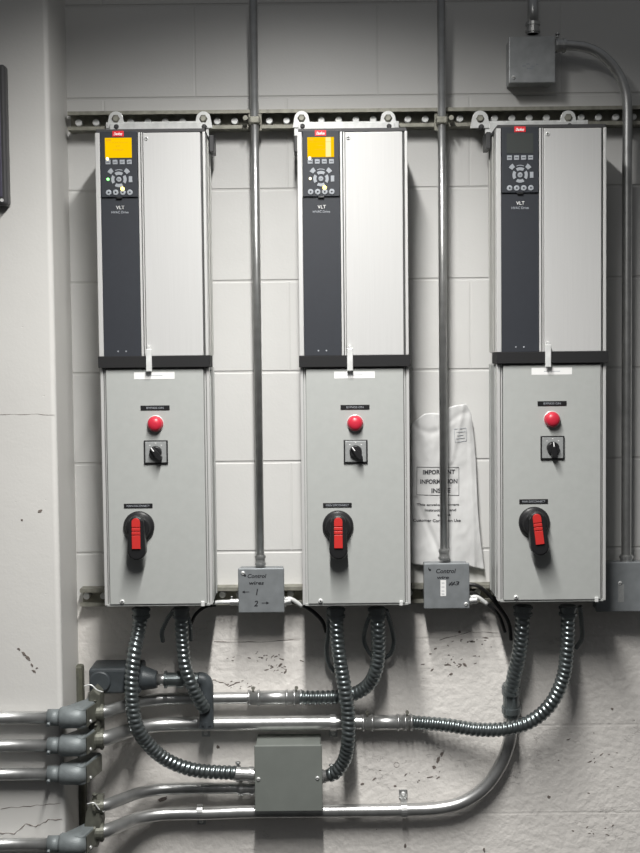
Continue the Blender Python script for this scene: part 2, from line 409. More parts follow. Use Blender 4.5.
# ---------------- drives ----------------
S = 2.76 / F_PX
def drive(cx, cy, label, screen, sel_ang, hand_ang, ears, bar, leds, glare=False):
    o0 = P(cx, cy, -.2); X, Z = o0.x, o0.z
    T = thing('motor_drive', label, 'motor drive', (X, 0, Z - 245 * S), 'wall-mounted motor drives')
    def B(bm, u0, u1, v0, v1, y0, y1, bev=0.0): bx(bm, X + u0 * S, X + u1 * S, y0, y1, Z - v1 * S, Z - v0 * S, bev)
    # upper housing
    bm = nb(); B(bm, -52.5, 53, -228, -6, -.187, -.043, .002)
    for s in (-1, 1):
        for y in (-.165, -.115, -.06):
            u = -53.6 if s < 0 else 52.8
            B(bm, u, u + .9, -226, -7, y, y + .012)
    obj('upper_housing', bm, MT['side'], T)
    for u0, u1 in ((-55, -50.3), (51.3, 54.2)):
        bm = nb(); B(bm, u0, u1, -227, -6, -.2, -.172, .0012); obj('corner_rail', bm, MT['rail'], T)
    bm = nb(); B(bm, 49.3, 51.3, -227, -6, -.194, -.186); B(bm, -12.8, -8, -227, -6, -.192, -.186); obj('seam', bm, MT['groove'], T)
    bm = nb(); B(bm, -54, 53.6, -230.5, -227, -.198, -.064, .001); obj('top_cap', bm, MT['frame'], T)
    fa = nb(); B(fa, -50.2, -12.8, -163, -6, -.1985, -.186, .0008); fa = obj('control_fascia', fa, MT['navy'], T)
    bm = nb()
    for du in (-4, 4): lathe_y(bm, (X + (-32 + du) * S, Z + 11 * S), [(.0018, -.1984), (.0018, -.1992)], 10)
    obj('indicator_dot', bm, MT['key'], fa)
    text('lettering', 'VLT', (X - 31.2 * S, -.1987, Z + 153.5 * S), 3.3 * S, MT['label'], fa, 8.2 * S)
    text('lettering', 'HVAC Drive', (X - 31.5 * S, -.1987, Z + 148.8 * S), 2.4 * S, MT['key'], fa, 17 * S, bold=.01)
    bm = nb(); B(bm, -12.6, -10.4, -227, -6, -.2, -.187, .0008); B(bm, -9.4, -8.2, -227, -6, -.1985, -.187); obj('trim_strip', bm, MT['rail'], T)
    co = nb(); B(co, -7.6, 49.2, -226.5, -6, -.2, -.186, .0012); co = obj('front_cover', co, MT['cover'], T)
    bm = nb(); c = (X - 4.2 * S, Z + 221 * S)
    lathe_y(bm, c, [(.0048, -.1998), (.0048, -.2010), (.0036, -.2018)], 16); sc_ = obj('cover_screw', bm, MT['zinc'], co)
    bm = nb(); bx(bm, c[0] - .0034, c[0] + .0034, -.2022, -.2016, c[1] - .0007, c[1] + .0007); bx(bm, c[0] - .0007, c[0] + .0007, -.2022, -.2016, c[1] - .0034, c[1] + .0034)
    obj('screw_slot', bm, MT['groove'], sc_)
    # keypad
    kx = -31.7
    kp = nb(); B(kp, -49.8, -13.2, -228, -163.4, -.2025, -.186, .0012); kp = obj('keypad', kp, MT['navy'], T)
    bm = nb(); B(bm, kx - 3, kx + 3, -163.6, -161.8, -.2035, -.198, .0006); obj('release_notch', bm, MT['black'], kp)
    bm = nb(); B(bm, kx - 5.6, kx + 5.6, -228.3, -222.8, -.2034, -.2015, .0004); obj('badge', bm, MT['badge'], kp)
    text('lettering', 'Danfoss', (X + kx * S, -.2036, Z + 225.4 * S), 2.8 * S, MT['white'], kp, 8.6 * S, shear=.4, bold=.03)
    bm = nb(); B(bm, kx - 13.2, kx + 13.2, -221.6, -202, -.2032, -.202, .0004)
    obj('display', bm, MT['screen_on'] if screen else MT['screen_off'], kp)
    if screen:
        bm = nb()
        B(bm, kx - 12, kx - 7, -220.3, -218.2, -.2035, -.2031)
        B(bm, kx - 2.5, kx + 2, -213.8, -213.2, -.2035, -.2031); B(bm, kx - 5, kx + 5, -210, -209.3, -.2035, -.2031)
        B(bm, kx - 11, kx + 10, -217, -216.7, -.2035, -.2031)
        obj('display_marks', bm, MT['screen_mark'], kp)
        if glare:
            bm = nb(); B(bm, kx + 5, kx + 10, -221.2, -202.4, -.20345, -.2031); obj('display_glare', bm, MT['screen_glare'], kp)  # pale glowing strip paints glare onto the display
    for i in range(4):
        bm = nb(); u = kx - 10.5 + 7 * i; B(bm, u - 2.4, u + 2.4, -200, -195.6, -.2036, -.202, .0005); k = obj('soft_key', bm, MT['key'], kp)
        bm = nb(); B(bm, u - 1.6, u + 1.6, -198.1, -197.4, -.2039, -.2035); obj('key_mark', bm, MT['navy'], k)
    vr = -180.8
    def arcpad(a0, a1, r0, r1):
        bm = nb(); poly = []
        for k in range(9): a = a0 + (a1 - a0) * k / 8; poly.append((X + (kx + r1 * math.cos(a)) * S, Z + (-vr + r1 * math.sin(a)) * S))
        for k in range(9): a = a1 + (a0 - a1) * k / 8; poly.append((X + (kx + r0 * math.cos(a)) * S, Z + (-vr + r0 * math.sin(a)) * S))
        prism(bm, poly, -.2037, -.202); return bm
    for q in range(4):
        a = q * math.pi / 2; obj('arrow_key', arcpad(a - .58, a + .58, 4.6, 7.6), MT['key'], kp)
    bm = nb(); lathe_y(bm, (X + kx * S, Z - vr * S), [(2.5 * S, -.202), (2.5 * S, -.2035), (2.1 * S, -.2038)], 20); k = obj('ok_key', bm, MT['key'], kp)
    text('key_mark', 'OK', (X + kx * S, -.2040, Z - vr * S), 1.5 * S, MT['navy'], k)
    for s in (-1, 1):
        a = math.radians(90 + s * 45); obj('menu_key', arcpad(a - .2, a + .2, 9.3, 13.4), MT['key'], kp)
    bm = nb(); B(bm, kx + 9.7, kx + 13.2, vr - 3, vr + 3, -.2036, -.202, .0005); obj('menu_key', bm, MT['key'], kp)
    bm = nb(); poly = []
    for k in range(9): a = math.radians(68 + 44 * k / 8); poly.append((X + (kx + 9.9 * math.cos(a)) * S, Z + (-vr + 9.9 * math.sin(a)) * S))
    for k in range(9): a = math.radians(112 - 44 * k / 8); poly.append((X + (kx + 9.2 * math.cos(a)) * S, Z + (-vr + 9.2 * math.sin(a)) * S))
    prism(bm, poly, -.2031, -.202); obj('arc_mark', bm, MT['key'], kp)
    for i in range(4):
        u = kx - 10.4 + 7 * i; bm = nb(); lathe_y(bm, (X + u * S, Z + 168 * S), [(2.8 * S, -.202), (2.8 * S, -.2036), (2.3 * S, -.204)], 18)
        k = obj('round_key', bm, MT['key'], kp)
        bm = nb(); lathe_y(bm, (X + u * S, Z + 168 * S), [(1.0 * S, -.2039), (1.0 * S, -.2042)], 10); obj('key_mark', bm, MT['navy'], k)
    for (u, v, r, mm) in leds:
        bm = nb(); lathe_y(bm, (X + (kx + u) * S, Z - v * S), [(r * S, -.2025), (r * S, -.2046), (r * .5 * S, -.2054)], 12); obj('indicator_light', bm, MT[mm], kp)
    # band and latch
    bm = nb(); B(bm, -55.5, 55.5, -6, 5.6, -.208, -.13, .0012); obj('band', bm, MT['blackmat'], T)
    bm = nb(); B(bm, -7.6, -1.8, -13, 9.5, -.213, -.2075, .0015); B(bm, -6, -3.5, -16, -12, -.2125, -.200, .001); obj('latch', bm, MT['zinc'], T)
    # lower enclosure
    bm = nb(); B(bm, -53.5, 53.5, 5.6, 245, -.186, -.043, .0015)
    for s in (-1, 1):
        for y in (-.15, -.07):
            u = -54.4 if s < 0 else 53.3
            B(bm, u, u + 1.1, 7, 244, y, y + .010)
    obj('enclosure', bm, MT['encl'], T)
    for u0, u1, u2, u3 in ((-54.5, -51.5, -50.6, -49.6), (51.6, 54.5, 49.6, 50.6)):
        bm = nb(); B(bm, u0, u1, 6, 245.3, -.196, -.17, .001); B(bm, u2, u3, 6, 245.3, -.1925, -.17); obj('side_flange', bm, MT['rail'], T)
    d = nb(); B(d, -48.8, 48.8, 7, 244, -.2, -.188, .0014); d = obj('door', d, MT['door'], T)
    bm = nb(); B(bm, -52, 52, 244.2, 246, -.197, -.043); obj('bottom_lip', bm, MT['encl'], T)
    bm = nb(); c = (X - 36.5 * S, Z - 241 * S); lathe_y(bm, c, [(.0055, -.1995), (.0055, -.2015), (.003, -.203)], 14); s_ = obj('door_screw', bm, MT['zinc'], d)
    bm = nb(); lathe_y(bm, c, [(.0024, -.2028), (.0024, -.2033)], 10); obj('screw_slot', bm, MT['groove'], s_)
    bm = nb(); B(bm, 43, 46.5, 241.5, 246.5, -.203, -.19, .001); obj('door_clip', bm, MT['zinc'], d)
    lb = nb(); B(lb, -20.5, 20, 10, 17, -.2004, -.1995); lb = obj('name_label', lb, MT['label'], d)
    bm = nb(); B(bm, -8, 8, 13.3, 13.9, -.2006, -.2003); obj('print_line', bm, MT['key'], lb)
    for (u0, u1, v0, v1, s, wd) in ((-14.5, 14.5, 43.4, 48.2, 'BYPASS ON', 17), (-33, -4.2, 141.8, 146.4, 'MAIN DISCONNECT', 23)):
        lb = nb(); B(lb, u0, u1, v0, v1, -.2012, -.1995, .0003); lb = obj('engraved_tag', lb, MT['black'], d)
        text('lettering', s, (X + (u0 + u1) / 2 * S, -.2014, Z - (v0 + v1) / 2 * S), 2.0 * S, MT['key'], lb, wd * S, bold=.0)
    bm = nb(); lathe_y(bm, (X, Z - 62 * S), [(8.0 * S, -.1995), (8.0 * S, -.202), (7.4 * S, -.203), (7.4 * S, -.209), (6.6 * S, -.2145), (4.5 * S, -.2175), (1.5 * S, -.2187)], 32); l = obj('pilot_light', bm, MT['red'], d)
    bm = nb(); lathe_y(bm, (X, Z - 62 * S), [(8.7 * S, -.1995), (8.7 * S, -.2012), (8.2 * S, -.2012)], 32); obj('collar', bm, MT['rail'], l)
    # selector
    sp = nb(); B(sp, -11.8, 12.2, 78.2, 102, -.2045, -.1995, .0015); sp = obj('selector_switch', sp, MT['black'], d)
    bm = nb(); B(bm, -10.4, 10.8, 79.6, 100.6, -.2055, -.204, .001); obj('face_plate', bm, MT['plate'], sp)
    c = Vector((X + .2 * S, Z - 90 * S))
    bm = nb(); lathe_y(bm, c, [(6.3 * S, -.205), (6.0 * S, -.214), (5.2 * S, -.2165)], 26)
    ux, uz = math.sin(sel_ang), -math.cos(sel_ang); vx, vz = -uz, ux
    pl = [(c.x + (ux * a + vx * b) * S, c.y + (uz * a + vz * b) * S) for a, b in ((-6, -1.9), (4, -2.6), (8.3, -2.3), (9.4, 0), (8.3, 2.3), (4, 2.6), (-6, 1.9))]
    prism(bm, pl, -.222, -.2075, .0012); kn = obj('knob', bm, MT['black'], sp)
    bm = nb(); pl = [(c.x + (ux * a + vx * b) * S, c.y + (uz * a + vz * b) * S) for a, b in ((-6, -.5), (-1.5, -.5), (-1.5, .5), (-6, .5))]
    prism(bm, pl, -.2224, -.2217); obj('pointer_mark', bm, MT['white'], kn)
    bm = nb()
    for a in (-40, 0, 40):
        a = math.radians(a); x = c.x + 9 * S * math.sin(a); z = c.y + 9 * S * math.cos(a); bx(bm, x - .0016, x + .0016, -.2058, -.2053, z - .0007, z + .0007)
    obj('position_marks', bm, MT['label'], sp)
    # disconnect
    c = Vector((X - 18.2 * S, Z - 165 * S)); R = 15.6 * S
    bm = nb(); lathe_y(bm, c, [(R, -.1995), (R, -.205), (R * .93, -.2085), (R * .80, -.2105), (R * .78, -.222), (R * .7, -.2245)], 40); ds = obj('disconnect_switch', bm, MT['black'], d)
    ux, uz = math.sin(hand_ang), -math.cos(hand_ang); vx, vz = -uz, ux
    def G(a, b): return (c.x + (ux * a + vx * b) * S, c.y + (uz * a + vz * b) * S)
    bm = nb(); pl = []
    for k in range(13): an = math.pi * k / 12 - math.pi / 2; pl.append(G(22 + 9.2 * math.cos(an), 9.2 * math.sin(an)))
    for k in range(9): an = math.pi / 2 + math.pi * k / 8; pl.append(G(-6 + 7 * math.cos(an), 7.5 * math.sin(an)))
    prism(bm, pl, -.246, -.2235, .004)
    lv = obj('lever', bm, MT['black'], ds)
    bm = nb()
    segs = [(-11, -2.2, 1), (-1.4, 1.6, 0), (2.4, 5.4, 0), (6.2, 19.5, 0)]
    for a0, a1, rnd in segs:
        if rnd:
            pl = [G(-6.8 + 4.2 * math.cos(t_), 4.2 * math.sin(t_)) for t_ in [math.pi / 2 + math.pi * k / 8 for k in range(9)]] + [G(a1, -4.2), G(a1, 4.2)]
        else: pl = [G(a0, -4.2), G(a1, -4.2), G(a1, 4.2), G(a0, 4.2)]
        prism(bm, pl, -.2495, -.2455, .0006)
    pl = [G(-9, -3.6), G(19, -3.6), G(19, 3.6), G(-9, 3.6)]; prism(bm, pl, -.2472, -.245)
    obj('grip_insert', bm, MT['orange'], lv)
    # mounting bracket
    bk = nb(); yb = -.056
    a = P(bar[0], bar[2], yb); b = P(bar[1], 145, yb)
    bx(bk, a.x, b.x, yb, yb + .006, b.z, a.z, .001)
    bx(bk, a.x + .01, b.x - .01, yb - .009, yb, b.z, a.z - .005, .001)
    bk = obj('mounting_bracket', bk, MT['zinc'], T)
    for (ex, ey, r) in ears:
        p = P(ex, ey, yb); bm = nb(); pl = []
        for k in range(13): an = math.pi * k / 12; pl.append((p.x + r * math.cos(an), p.z + r * math.sin(an)))
        pl += [(p.x - r * 1.25, p.z - .022), (p.x + r * 1.25, p.z - .022)]
        prism(bm, pl, yb - .0035, yb + .001, .0006)
        e_ = obj('bracket_ear', bm, MT['zinc'], bk)
        bm = nb(); lathe_y(bm, (p.x, p.z), [(.010, yb - .003), (.010, yb - .005), (.0065, yb - .0055), (.0065, yb - .009)], 6); obj('bolt_head', bm, MT['galvold'], e_)
        bm = nb(); lathe_y(bm, (p.x + (.002), p.z - .020), [(.0065, yb - .003), (.006, yb - .010), (.003, yb - .012)], 12); obj('lower_bolt', bm, MT['frame'], e_)
    # small dark hook at upper housing corner
    bm = nb(); s = 1 if cx < 200 else -1
    u = 54 if s > 0 else -59
    B(bm, u, u + 5, -232, -215, -.10, -.04, .002); obj('corner_hook', bm, MT['frame'], T)
    return T
R8 = .0175
drive(154.3, 362, 'leftmost wall motor drive with lit yellow display and green light on its keypad', True, math.radians(38), 0,
      [(116, 119, R8), (203.5, 119, R8)], (106, 209, 122), [(-10.8, -181, 1.4, 'led_g'), (3.4, -171.5, 2.0, 'led_y'), (-11, -201, 1.5, 'led_w')])
drive(354.6, 361.3, 'middle wall motor drive with lit yellow display, paper envelope to its right', True, math.radians(38), 0,
      [(301.6, 118.5, R8), (388, 118.5, R8)], (294, 399, 122), [(-10.6, -181, 1.3, 'led_w'), (3.6, -172, 2.0, 'led_y'), (-11, -201, 1.5, 'led_w')], True)
drive(552, 357.6, 'rightmost wall motor drive with blank dark display', False, math.radians(4), math.radians(7),
      [(480, 119, R8 * 1.1), (568, 118, R8)], (485, 588, 121), [])

# ---------------- flexible conduit ----------------
def flexpath(pts, r, period, m, amp=.16, seg=16):
    P3 = [P(a, b, y) for a, b, y in pts]
    per_n = 8; q, step = spline(P3, period / per_n)
    bm = nb()
    def rad(i, th):
        ph = (i * step / period + th / (2 * math.pi)) % 1.0
        return r * (1 - amp + amp * (0.5 - 0.5 * math.cos(2 * math.pi * ph)) ** .6 * 1.0)
    sweep(bm, q, rad, seg)
    return bm
def fitting(parent, p, q, r, m='galv', name='connector', screw=True):
    """compression connector from p to q with hex-like rings and a clamp screw"""
    d = (q - p); L = d.length; d.normalize(); bm = nb()
    prof = [(0, 1.0), (.12, 1.0), (.12, 1.18), (.3, 1.18), (.3, 1.0), (.7, 1.0), (.7, 1.15), (.92, 1.15), (.92, 1.0), (1, 1.0)]
    sweep(bm, [p + d * (L * (a + 1e-4 * i)) for i, (a, b) in enumerate(prof)], lambda i, t: r * prof[i][1], 18, True, False)
    if screw:
        o = p + d * L * .2; cyl(bm, o + Vector((0, -.2 * r, r)), o + Vector((0, -.2 * r, r * 1.65)), r * .22, 8)
        cyl(bm, o + Vector((0, -.2 * r, r * 1.6)), o + Vector((0, -.2 * r, r * 1.85)), r * .38, 8)
    return obj(name, bm, MT[m], parent)
PR = .0122
def flex(label, pts, r=.0176, end_fit=None, start_fit=True, end_len=.04, mfit='galv'):
    o = obj('flexible_conduit', flexpath(pts, r, 5.1 * S2, None), MT['flex']); tag(o, label, 'conduit', 'flexible steel conduits under the drives')
    if start_fit:
        a = P(*pts[0]); fitting(o, a + Vector((0, 0, .004)), a - Vector((0, 0, .022)), r * 1.08, 'flexdark', screw=False)
    if end_fit:
        a = P(*end_fit[0]); b = P(*end_fit[1]); fitting(o, a, b, end_fit[2], mfit)
    return o
flex('ribbed flexible conduit curving from the left drive into the left of the green-grey box',
     [(141, 609, -.12), (139, 628, -.12), (134, 655, -.14), (131.5, 690, -.150), (136, 724, -.145), (148, 744, -.12), (167, 760, -.095), (195, 770, -.08), (236, 773, -.06)], end_fit=((234, 773.5, -.06), (255, 774.5, -.06), .0165))
flex('short ribbed flexible conduit from the left drive to the dark angle fitting',
     [(181, 609, -.11), (181.5, 625, -.11), (182.5, 643, -.11), (185, 665, -.115), (191, 683, -.115), (198, 698, -.105), (205, 709, -.09)], r=.0165)
flex('ribbed flexible conduit from the middle drive looping into the right side of the green-grey box',
     [(336, 609, -.13), (336.5, 628, -.13), (338, 647, -.13), (341, 667, -.13), (345, 690, -.13), (348, 712, -.125), (348.5, 738, -.12), (345, 758, -.10), (337, 771, -.085), (330, 775, -.075)], r=.0175,
     end_fit=((334, 774, -.075), (320, 777, -.065), .0145))
flex('ribbed flexible conduit from the middle drive sweeping left to the upper wall conduit',
     [(377, 609, -.12), (378, 630, -.12), (378.5, 652, -.11), (376, 670, -.10), (369, 684, -.08), (356, 693, -.06), (340, 696.5, -.045), (318, 697.5, -.04), (300, 697.5, -.035)], r=.0176)
flex('ribbed flexible conduit from the right drive sweeping left to the middle wall conduit',
     [(568, 607, -.12), (568, 628, -.12), (567, 650, -.12), (563.5, 676, -.115), (552, 702, -.11), (533, 720, -.10), (508, 728.5, -.09), (478, 729.5, -.07), (446, 725, -.05), (410, 722, -.032)], r=.0176)
flex('short ribbed flexible conduit dropping from the right drive to the curved bottom conduit',
     [(523, 607, -.10), (522, 630, -.10), (519, 655, -.09), (514, 676, -.07), (511, 694, -.05)], r=.0185)

def thin(label, pts, r, m='flexdark', ribbed=True):
    if ribbed: bm = flexpath(pts, r, .0055, None, .2, 10); o = obj('thin_flexible_conduit', bm, MT[m]); return tag(o, label, 'conduit')
    q, st = spline([P(*p) for p in pts], .004); bm = nb(); sweep(bm, q, lambda i, a: r, 8); o = obj('cable', bm, MT[m]); return tag(o, label, 'cable')
thin('thin dark ribbed conduit hanging under the left drive, left of its second flexible conduit', [(174, 610, -.08), (167, 620, -.07), (162, 632, -.06), (163, 641, -.04)], .0058)
thin('thin dark ribbed conduit close along the right of the left drive\'s second flexible conduit', [(186, 610, -.06), (190, 625, -.05), (191, 640, -.03)], .0058)
thin('thin black cable curving up from under the left drive towards the left control box', [(216, 605, -.05), (205, 607, -.05), (196, 614, -.05), (191, 624, -.04)], .0040, 'cable', False)
thin('thin dark ribbed conduit hanging left of the middle drive\'s left flexible conduit', [(329, 610, -.09), (328.5, 630, -.08), (326.5, 650, -.06), (329, 664, -.04), (334, 671, -.03)], .0062)
thin('thin dark ribbed conduit looping left of the middle drive\'s right flexible conduit', [(372, 612, -.09), (366.5, 625, -.07), (364, 640, -.05), (369, 652, -.04), (376, 660, -.03)], .0055)
thin('thin dark ribbed conduit looping right of the middle drive\'s right flexible conduit', [(386, 610, -.09), (391, 625, -.07), (394, 641, -.05), (391, 653, -.04), (383, 659, -.03)], .0060)
thin('thin ribbed conduit hanging at the far right under the right drive', [(580, 606, -.08), (581.5, 622, -.07), (582, 638, -.05), (576, 648, -.03)], .0060)
thin('black cable from the left control box under the middle drive', [(287, 601, -.075), (300, 604, -.075), (312, 611, -.07), (322, 621, -.06), (326, 632, -.05)], .0050, 'cable', False)
thin('upper of two black cables between the right control box and the right drive', [(464, 584, -.085), (478, 586, -.085), (490, 596, -.055), (502, 611, -.038), (509, 624, -.035), (511, 640, -.03)], .0048, 'cable', False)
thin('lower of two black cables between the right control box and the right drive', [(464, 592, -.085), (476, 594, -.075), (488, 604, -.055), (499, 616, -.03), (505, 632, -.018)], .0042, 'cable', False)

# ---------------- rigid conduits ----------------
def pipe(label, P3, r, step=.008, m='emt'):
    q, st = spline(P3, step); bm = nb(); sweep(bm, q, lambda i, a: r, 22)
    return tag(obj('steel_conduit', bm, MT[m]), label, 'conduit')
YW = -.032
def wallpipe(label, pyw, pxend, r, extra=None, px0=98):
    z = P(320, pyw, YW).z
    # constant height, coming off the wall towards the column on the left
    def W(px, y):
        p = P(px, pyw, y); return Vector((p.x, y, z))
    pts = [W(px0, -.145), W(px0 + 8, -.138), W(px0 + 22, -.105), W(px0 + 40, -.062), W(px0 + 60, -.038), W(px0 + 80, YW), W(px0 + 110, YW)]
    if extra: pts += extra
    else: pts.append(W(pxend, YW))
    o = pipe(label, pts, r); a = pts[0]
    fitting(o, a - Vector((.012, .003, 0)), a + Vector((.014, -.001, 0)), r * 1.22, 'olive')
    return o, z
A, zA = wallpipe('upper galvanized wall conduit, joined to the middle drive\'s right flexible conduit', 697, 258, .0145)
def coupling(par, x0, x1, z, r, y=YW):
    a = Vector((P(x0, 700, y).x, y, z)); b = Vector((P(x1, 700, y).x, y, z)); L = (b - a)
    c = nb(); cyl(c, a, b, r, 22); c = obj('coupling', c, MT['galv'], par)
    for t in (.02, .2, .72, .86, .98):
        bm = nb(); p = a + L * t; cyl(bm, p - Vector((.003, 0, 0)), p + Vector((.003, 0, 0)), r * 1.13, 22); obj('ring', bm, MT['galv'], c)
    for t in (.1, .9):
        bm = nb(); p = a + L * t; cyl(bm, p + Vector((0, -r * .3, r * .9)), p + Vector((0, -r * .3, r * 1.5)), .0022, 8); cyl(bm, p + Vector((0, -r * .3 - .003, r * 1.45)), p + Vector((0, -r * .3 + .003, r * 1.45)), .0045, 10); obj('clamp_screw', bm, MT['galvold'], c)
coupling(A, 248, 302, P(275, 697.5, YW).z, .0172)
B_, zB = wallpipe('thick galvanized wall conduit just above the green-grey box, joined to the right drive\'s flexible conduit', 722.5, 366, .0178)
coupling(B_, 362, 412, P(387, 722.5, YW).z, .0185)
C_, zC = wallpipe('galvanized wall conduit ending in the left side of the green-grey box', 787, 256, .0142)
fitting(C_, Vector((P(238, 787, YW).x, YW, zC)), Vector((P(255, 787, YW).x, YW, zC)), .0165, 'galv')
def W2(px, py): return P(px, py, YW)
D_, zD = wallpipe('long bottom galvanized conduit passing under the green-grey box and bending up to the right drive', 812, 0, .0162,
    extra=[W2(250, 811.7), W2(330, 811), W2(400, 810), W2(436, 808.5), W2(462, 802.5), W2(484, 788), W2(500, 766), W2(509, 742), W2(511.5, 718), W2(511, 705)])
fitting(D_, P(511.3, 716, YW), P(511, 684, -.045), .0200, 'flexdark')
# conduits on the column
YC = -.203
def colpipe(label, py, body_label, slant, lbl_cat='conduit body', tall=0):
    z = P(40, py, YC).z; x1 = P(51, py, YC).x
    bm = nb(); cyl(bm, (-1.0, YC, z), (x1, YC, z), .0142, 24); tag(obj('steel_conduit', bm, MT['emt']), label, 'conduit')
    T = thing('conduit_body', body_label, 'conduit body', (x1, YC, z), 'grey conduit bodies on the column corner')
    xa = P(48, py, YC).x; xb = P(60.5, py, YC).x; xc_ = P(85, py, YC).x; xd = P(88.5, py, -.2).x
    bm = nb(); cyl(bm, (xa, YC, z), (xb, YC, z), .0192, 24)
    cyl(bm, (xa + .005, YC - .014, z - .008), (xa + .005, YC - .024, z - .012), .0042, 8)
    obj('hub', bm, MT['lb'], T)
    # body: half cylinder along x turning back towards the wall
    bm = nb(); h = .0255
    q = [Vector((xb - .002, YC, z)), Vector((xb + .004, YC, z)), Vector((xc_ - .012, YC, z)), Vector((xc_ - .002, YC + .004, z))]
    rad = [.021, h, h, .021]
    sweep(bm, q, lambda i, a: rad[i], 26)
    poly = [(xb + .014, YC - .010), (xc_ - .010, YC - .016), (xc_ + .002, YC - .010), (xd + .016, -.118), (xd - .012, -.118), (xc_ - .034, YC + .020), (xb + .010, YC + .020)]
    prism_z(bm, poly, z - .0235 - tall, z + .0235, .004)
    obj('body', bm, MT['lb'], T)
    bm = nb(); prism_z(bm, [(xc_ + .0045, YC - .008), (xd + .0165, -.126), (xd + .0185, -.126), (xc_ + .0065, YC - .010)], z - .0205, z + .0205, .0006)
    obj('cover_plate', bm, MT['olive'], T)
    bm = nb()
    for s in (-1,):
        cyl(bm, (xc_ + .008, YC + .010, z + .012 * s), (xc_ + .013, YC + .008, z + .012 * s), .0035, 10)
    obj('screw', bm, MT['zinc'], T)
    return T
colpipe('topmost horizontal conduit running left across the column', 717.5, 'grey conduit body at the column corner, topmost of four', 1)
colpipe('second horizontal conduit from the top crossing the column', 745.5, 'grey conduit body at the column corner, second from top', 1)
colpipe('third horizontal conduit from the top crossing the column', 774, 'grey conduit body at the column corner, third from top', 1)
colpipe('lowest horizontal conduit crossing the column at the bottom of view', 844, 'grey conduit body at the column corner, lowest of four', 1)

# rear olive body where the lower two wall conduits start
zq = P(92, 812, -.13).z
bm = nb(); xq = P(90, 815, -.13).x
prism(bm, [(xq - .016, zq - .075), (xq + .022, zq - .075), (xq + .03, zq - .03), (xq + .03, zq + .035), (xq + .006, zq + .035), (xq - .004, zq + .01)], -.16, -.10, .004)
tag(obj('conduit_body', bm, MT['olive']), 'olive conduit body behind the lowest grey one, where the two bottom wall conduits begin', 'conduit body')
bm = nb(); zq = P(95, 704, -.13).z; xq = P(94, 704, -.13).x
prism(bm, [(xq - .012, zq - .10), (xq + .018, zq - .10), (xq + .02, zq + .03), (xq + .006, zq + .045), (xq - .008, zq + .03)], -.155, -.10, .005)
tag(obj('conduit_body', bm, MT['olive']), 'olive conduit body behind the topmost grey one at the start of the upper wall conduits', 'conduit body')
# bent ground wires on clamps
for i, (pts, lab) in enumerate((([(84, 686, -.17), (91, 685, -.17), (97, 690, -.17), (103, 692, -.165)], 'bare bent ground wire on the topmost clamp beside the column'),
                   ([(87, 804, -.17), (94, 803, -.17), (99, 809, -.165), (104, 812, -.16)], 'bare bent ground wire on the lower clamp beside the column'))):
    q, st = spline([P(*p) for p in pts], .004); bm = nb(); sweep(bm, q, lambda i, a: .0016, 8); tag(obj('ground_wire', bm, MT['zinc']), lab, 'wire')

# fittings under the left drive, its shade put into their dark colour
y0 = -.065; a = P(92, 690, y0); b = P(143, 664, y0); zc = (a.z + b.z) / 2; hz = (b.z - a.z) / 2
T = thing('conduit_body', 'large shade-darkened conduit body on the wall under the left drive', 'conduit body', (a.x, y0, zc))
bm = nb(); bx(bm, a.x, b.x, -.105, -.012, zc - hz, zc + hz, .008, 3)
sweep(bm, [Vector((b.x - .004, -.078, zc)), Vector((b.x + .004, -.078, zc)), Vector((b.x + .03, -.078, zc - .004)), Vector((b.x + .036, -.078, zc - .004))], lambda i, t: (.030, .029, .022, .020)[i], 22)
obj('body', bm, MT['lb_shaded'], T)
bm = nb(); lathe_y(bm, (a.x + .028, zc), [(.026, -.104), (.026, -.109), (.022, -.112)], 26); obj('round_cover', bm, MT['lb_shaded'], T)
bm = nb(); cyl(bm, (b.x + .034, -.078, zc - .004), (P(170, 680, -.05).x, -.078, zc - .004), .0135, 20); obj('nipple', bm, MT['emt'], T)
T = thing('angle_fitting', 'dark angle fitting on the wall below the right corner of the left drive', 'conduit fitting', tuple(P(207, 700, -.05)))
zt = zc - .004
bm = nb(); x0 = P(166, 680, -.05).x; x1 = P(201, 680, -.05).x
sweep(bm, [Vector((x, -.078, zt)) for x in (x0, x0 + .006, x0 + .0061, x0 + .03, x0 + .0301, x0 + .045, x0 + .0451, x1)], lambda i, t: (.021, .021, .017, .017, .021, .021, .016, .016)[i], 20, True, False)
obj('compression_nut', bm, MT['flex'], T)
xm = P(207.5, 700, -.05).x; zb = P(207, 722, -.05).z
q, st = spline([Vector((x1 - .004, -.078, zt)), Vector((xm - .006, -.078, zt - .002)), Vector((xm, -.078, zt - .014)), Vector((xm, -.078, zt - .03)), Vector((xm, -.078, zb))], .004)
bm = nb(); sweep(bm, q, lambda i, a: .0175, 20); obj('elbow', bm, MT['lb_shaded'], T)
bm = nb(); cyl(bm, (xm, -.078, zb + .012), (xm, -.078, zb - .004), .0195, 6, smooth=False); obj('nut', bm, MT['lb_shaded'], T)

